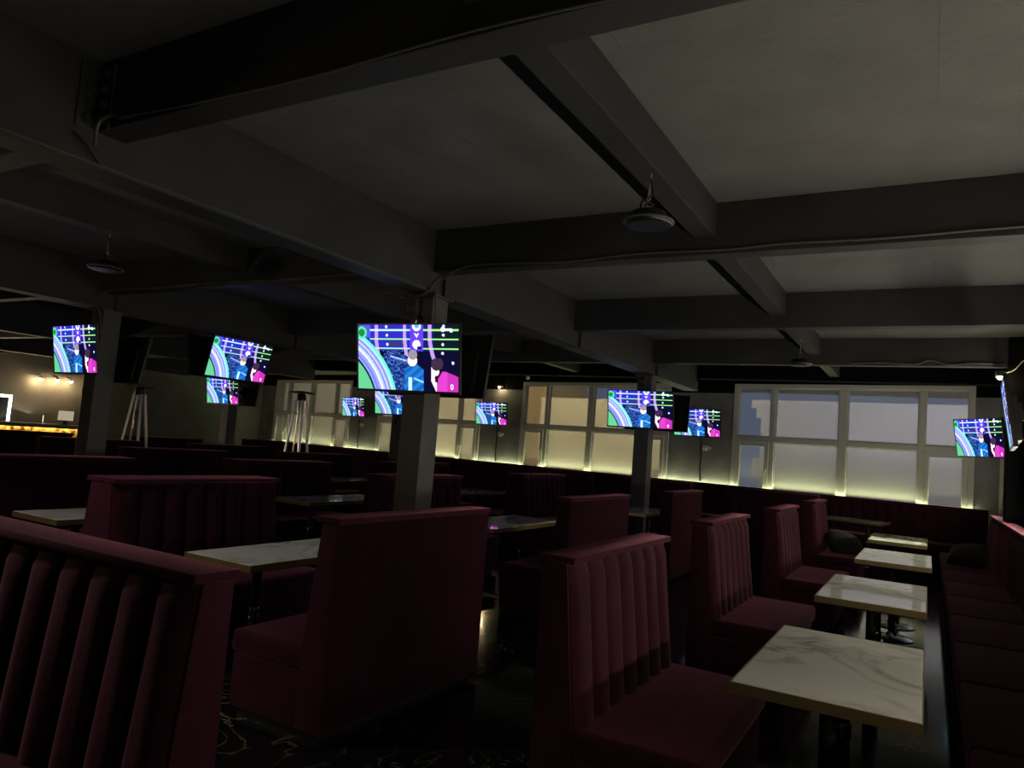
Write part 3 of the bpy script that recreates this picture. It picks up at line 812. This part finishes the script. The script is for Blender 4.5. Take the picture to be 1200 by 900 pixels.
t = thing('wall_fan', 'small dark fan shaped fitting on wall right of bar lamps', 'wall fan', (XL+.22,12.25,2.2), math.radians(-60))
ring = [(.17*math.cos(a*PI/12), 0, .17*math.sin(a*PI/12)) for a in range(25)]
MB().tube(ring, .014, 6).build('fan_guard', M['black_metal'], t, True)
bl_ = MB()
for a in range(4): bl_.box((.08*math.cos(a*PI/2+.5), .02, .08*math.sin(a*PI/2+.5)), (.13,.012,.07), ry=-(a*PI/2+.5), bev=.004)
bl_.build('fan_blades', M['black_metal'], t)
MB().box((0,.09,0), (.08,.12,.08), bev=.01).box((0,.16,-.0), (.04,.06,.04)).build('fan_motor', M['black_metal'], t)

# ------------------------------------------------------------------ outside, seen through the panes
o = MB().box2((-45,16.8,-.6), (20,40,-.5)).build('street_ground', M['ground']); o['kind'] = 'structure'
def building(label, x0, x1, y, h, m, cornice=True, depth=4.):
    b = thing('building', label, 'building', ((x0+x1)/2, y, -.5), WA*.6)
    w = x1-x0
    MB().box2((-w/2,0,0), (w/2,depth,h+.5), .01).build('facade', M[m], b)
    if cornice:
        c = MB().box2((-w/2-.32,-.01,h+.22), (-w/2,depth,h+.49), .02).box2((-w/2-.16,-.01,h-.1), (-w/2,depth,h+.22), .02).box2((-w/2-.22,-.01,h-1.9), (-w/2,depth,h-1.35), .02)
        c.build('cornice', M[m], b)
    return b
building('pale building outside the right hand window', -4.62, 9., 23.2, 3.62, 'facade_pale')
building('cream building outside the window behind the second post', -12.9, -6.6, 24.4, 3.5, 'facade_warm', False)
building('brown building outside at the left of the cream one', -15.6, -13.15, 26.0, 5.2, 'facade_brown', False, 3.)
building('tall cream building outside the two far left windows', -34., -15.9, 25.6, 6.0, 'facade_warm', False)

# ------------------------------------------------------------------ light
def area(name, loc, aim, sx, sy, col, watts):
    l = bpy.data.lights.new(name, 'AREA'); l.shape = 'RECTANGLE'; l.size = sx; l.size_y = sy
    l.color = col; l.energy = watts
    o = bpy.data.objects.new(name, l); COL.objects.link(o); o.location = loc
    d = Vector(aim)-Vector(loc); o.rotation_euler = d.to_track_quat('-Z','Y').to_euler()
    return o
area('street_lamp_light', (-15.,19.8,5.5), (-16.,25.5,2.), 18., .8, (1.,.85,.48), 1150)
area('street_lamp_light', (3.,17.6,5.2), (3.,23.5,2.), 12., .8, (1.,.95,1.), 760)
l = bpy.data.lights.new('booth_downlight', 'SPOT'); l.energy = 95; l.color = (1.,.93,.82); l.spot_size = math.radians(126); l.spot_blend = .4; l.shadow_soft_size = .14
o = bpy.data.objects.new('booth_downlight', l); COL.objects.link(o); o.location = (-4.8,1.15,3.05)
l = bpy.data.lights.new('entrance_lamp', 'POINT'); l.energy = 50; l.color = (1.,.80,.55); l.shadow_soft_size = .12
o = bpy.data.objects.new('entrance_lamp', l); COL.objects.link(o); o.location = (-7.6,.4,2.1)
area('back_bar_uplight', (-20.9,8.,1.35), (-18.5,8.5,4.), 6., .3, (1.,.80,.52), 70)
w = bpy.data.worlds.new('night sky'); S.world = w; w.use_nodes = True
bg = w.node_tree.nodes['Background']; bg.inputs['Color'].default_value = (.30,.42,.72,1); bg.inputs['Strength'].default_value = .50

# ------------------------------------------------------------------ camera
f = 853.25; roll, pitch, yaw = [math.radians(v) for v in (4.4154,4.7596,29.975)]
fh = Vector((-math.sin(yaw),math.cos(yaw),0)); rh = Vector((math.cos(yaw),math.sin(yaw),0)); up = Vector((0,0,1))
F = fh*math.cos(pitch)+up*math.sin(pitch); U0 = up*math.cos(pitch)-fh*math.sin(pitch)
Rv = rh*math.cos(roll)+U0*math.sin(roll); Uv = U0*math.cos(roll)-rh*math.sin(roll)
cam = bpy.data.cameras.new('camera'); cam.sensor_width = 36.; cam.lens = f/1200*36.; cam.clip_start = .05; cam.clip_end = 200
co = bpy.data.objects.new('camera', cam); COL.objects.link(co)
mw = Matrix((( Rv.x,Uv.x,-F.x,0), (Rv.y,Uv.y,-F.y,0), (Rv.z,Uv.z,-F.z,H_CAM), (0,0,0,1)))
co.matrix_world = mw
S.camera = co
S.view_settings.view_transform = 'Standard'; S.view_settings.look = 'None'
S.view_settings.exposure = 0.; S.view_settings.gamma = 1.
try: S.view_settings.use_curve_mapping = False
except Exception: pass
S.cycles.use_denoising = True
S.cycles.max_bounces = 8; S.cycles.diffuse_bounces = 5; S.cycles.glossy_bounces = 4; S.cycles.transparent_max_bounces = 16
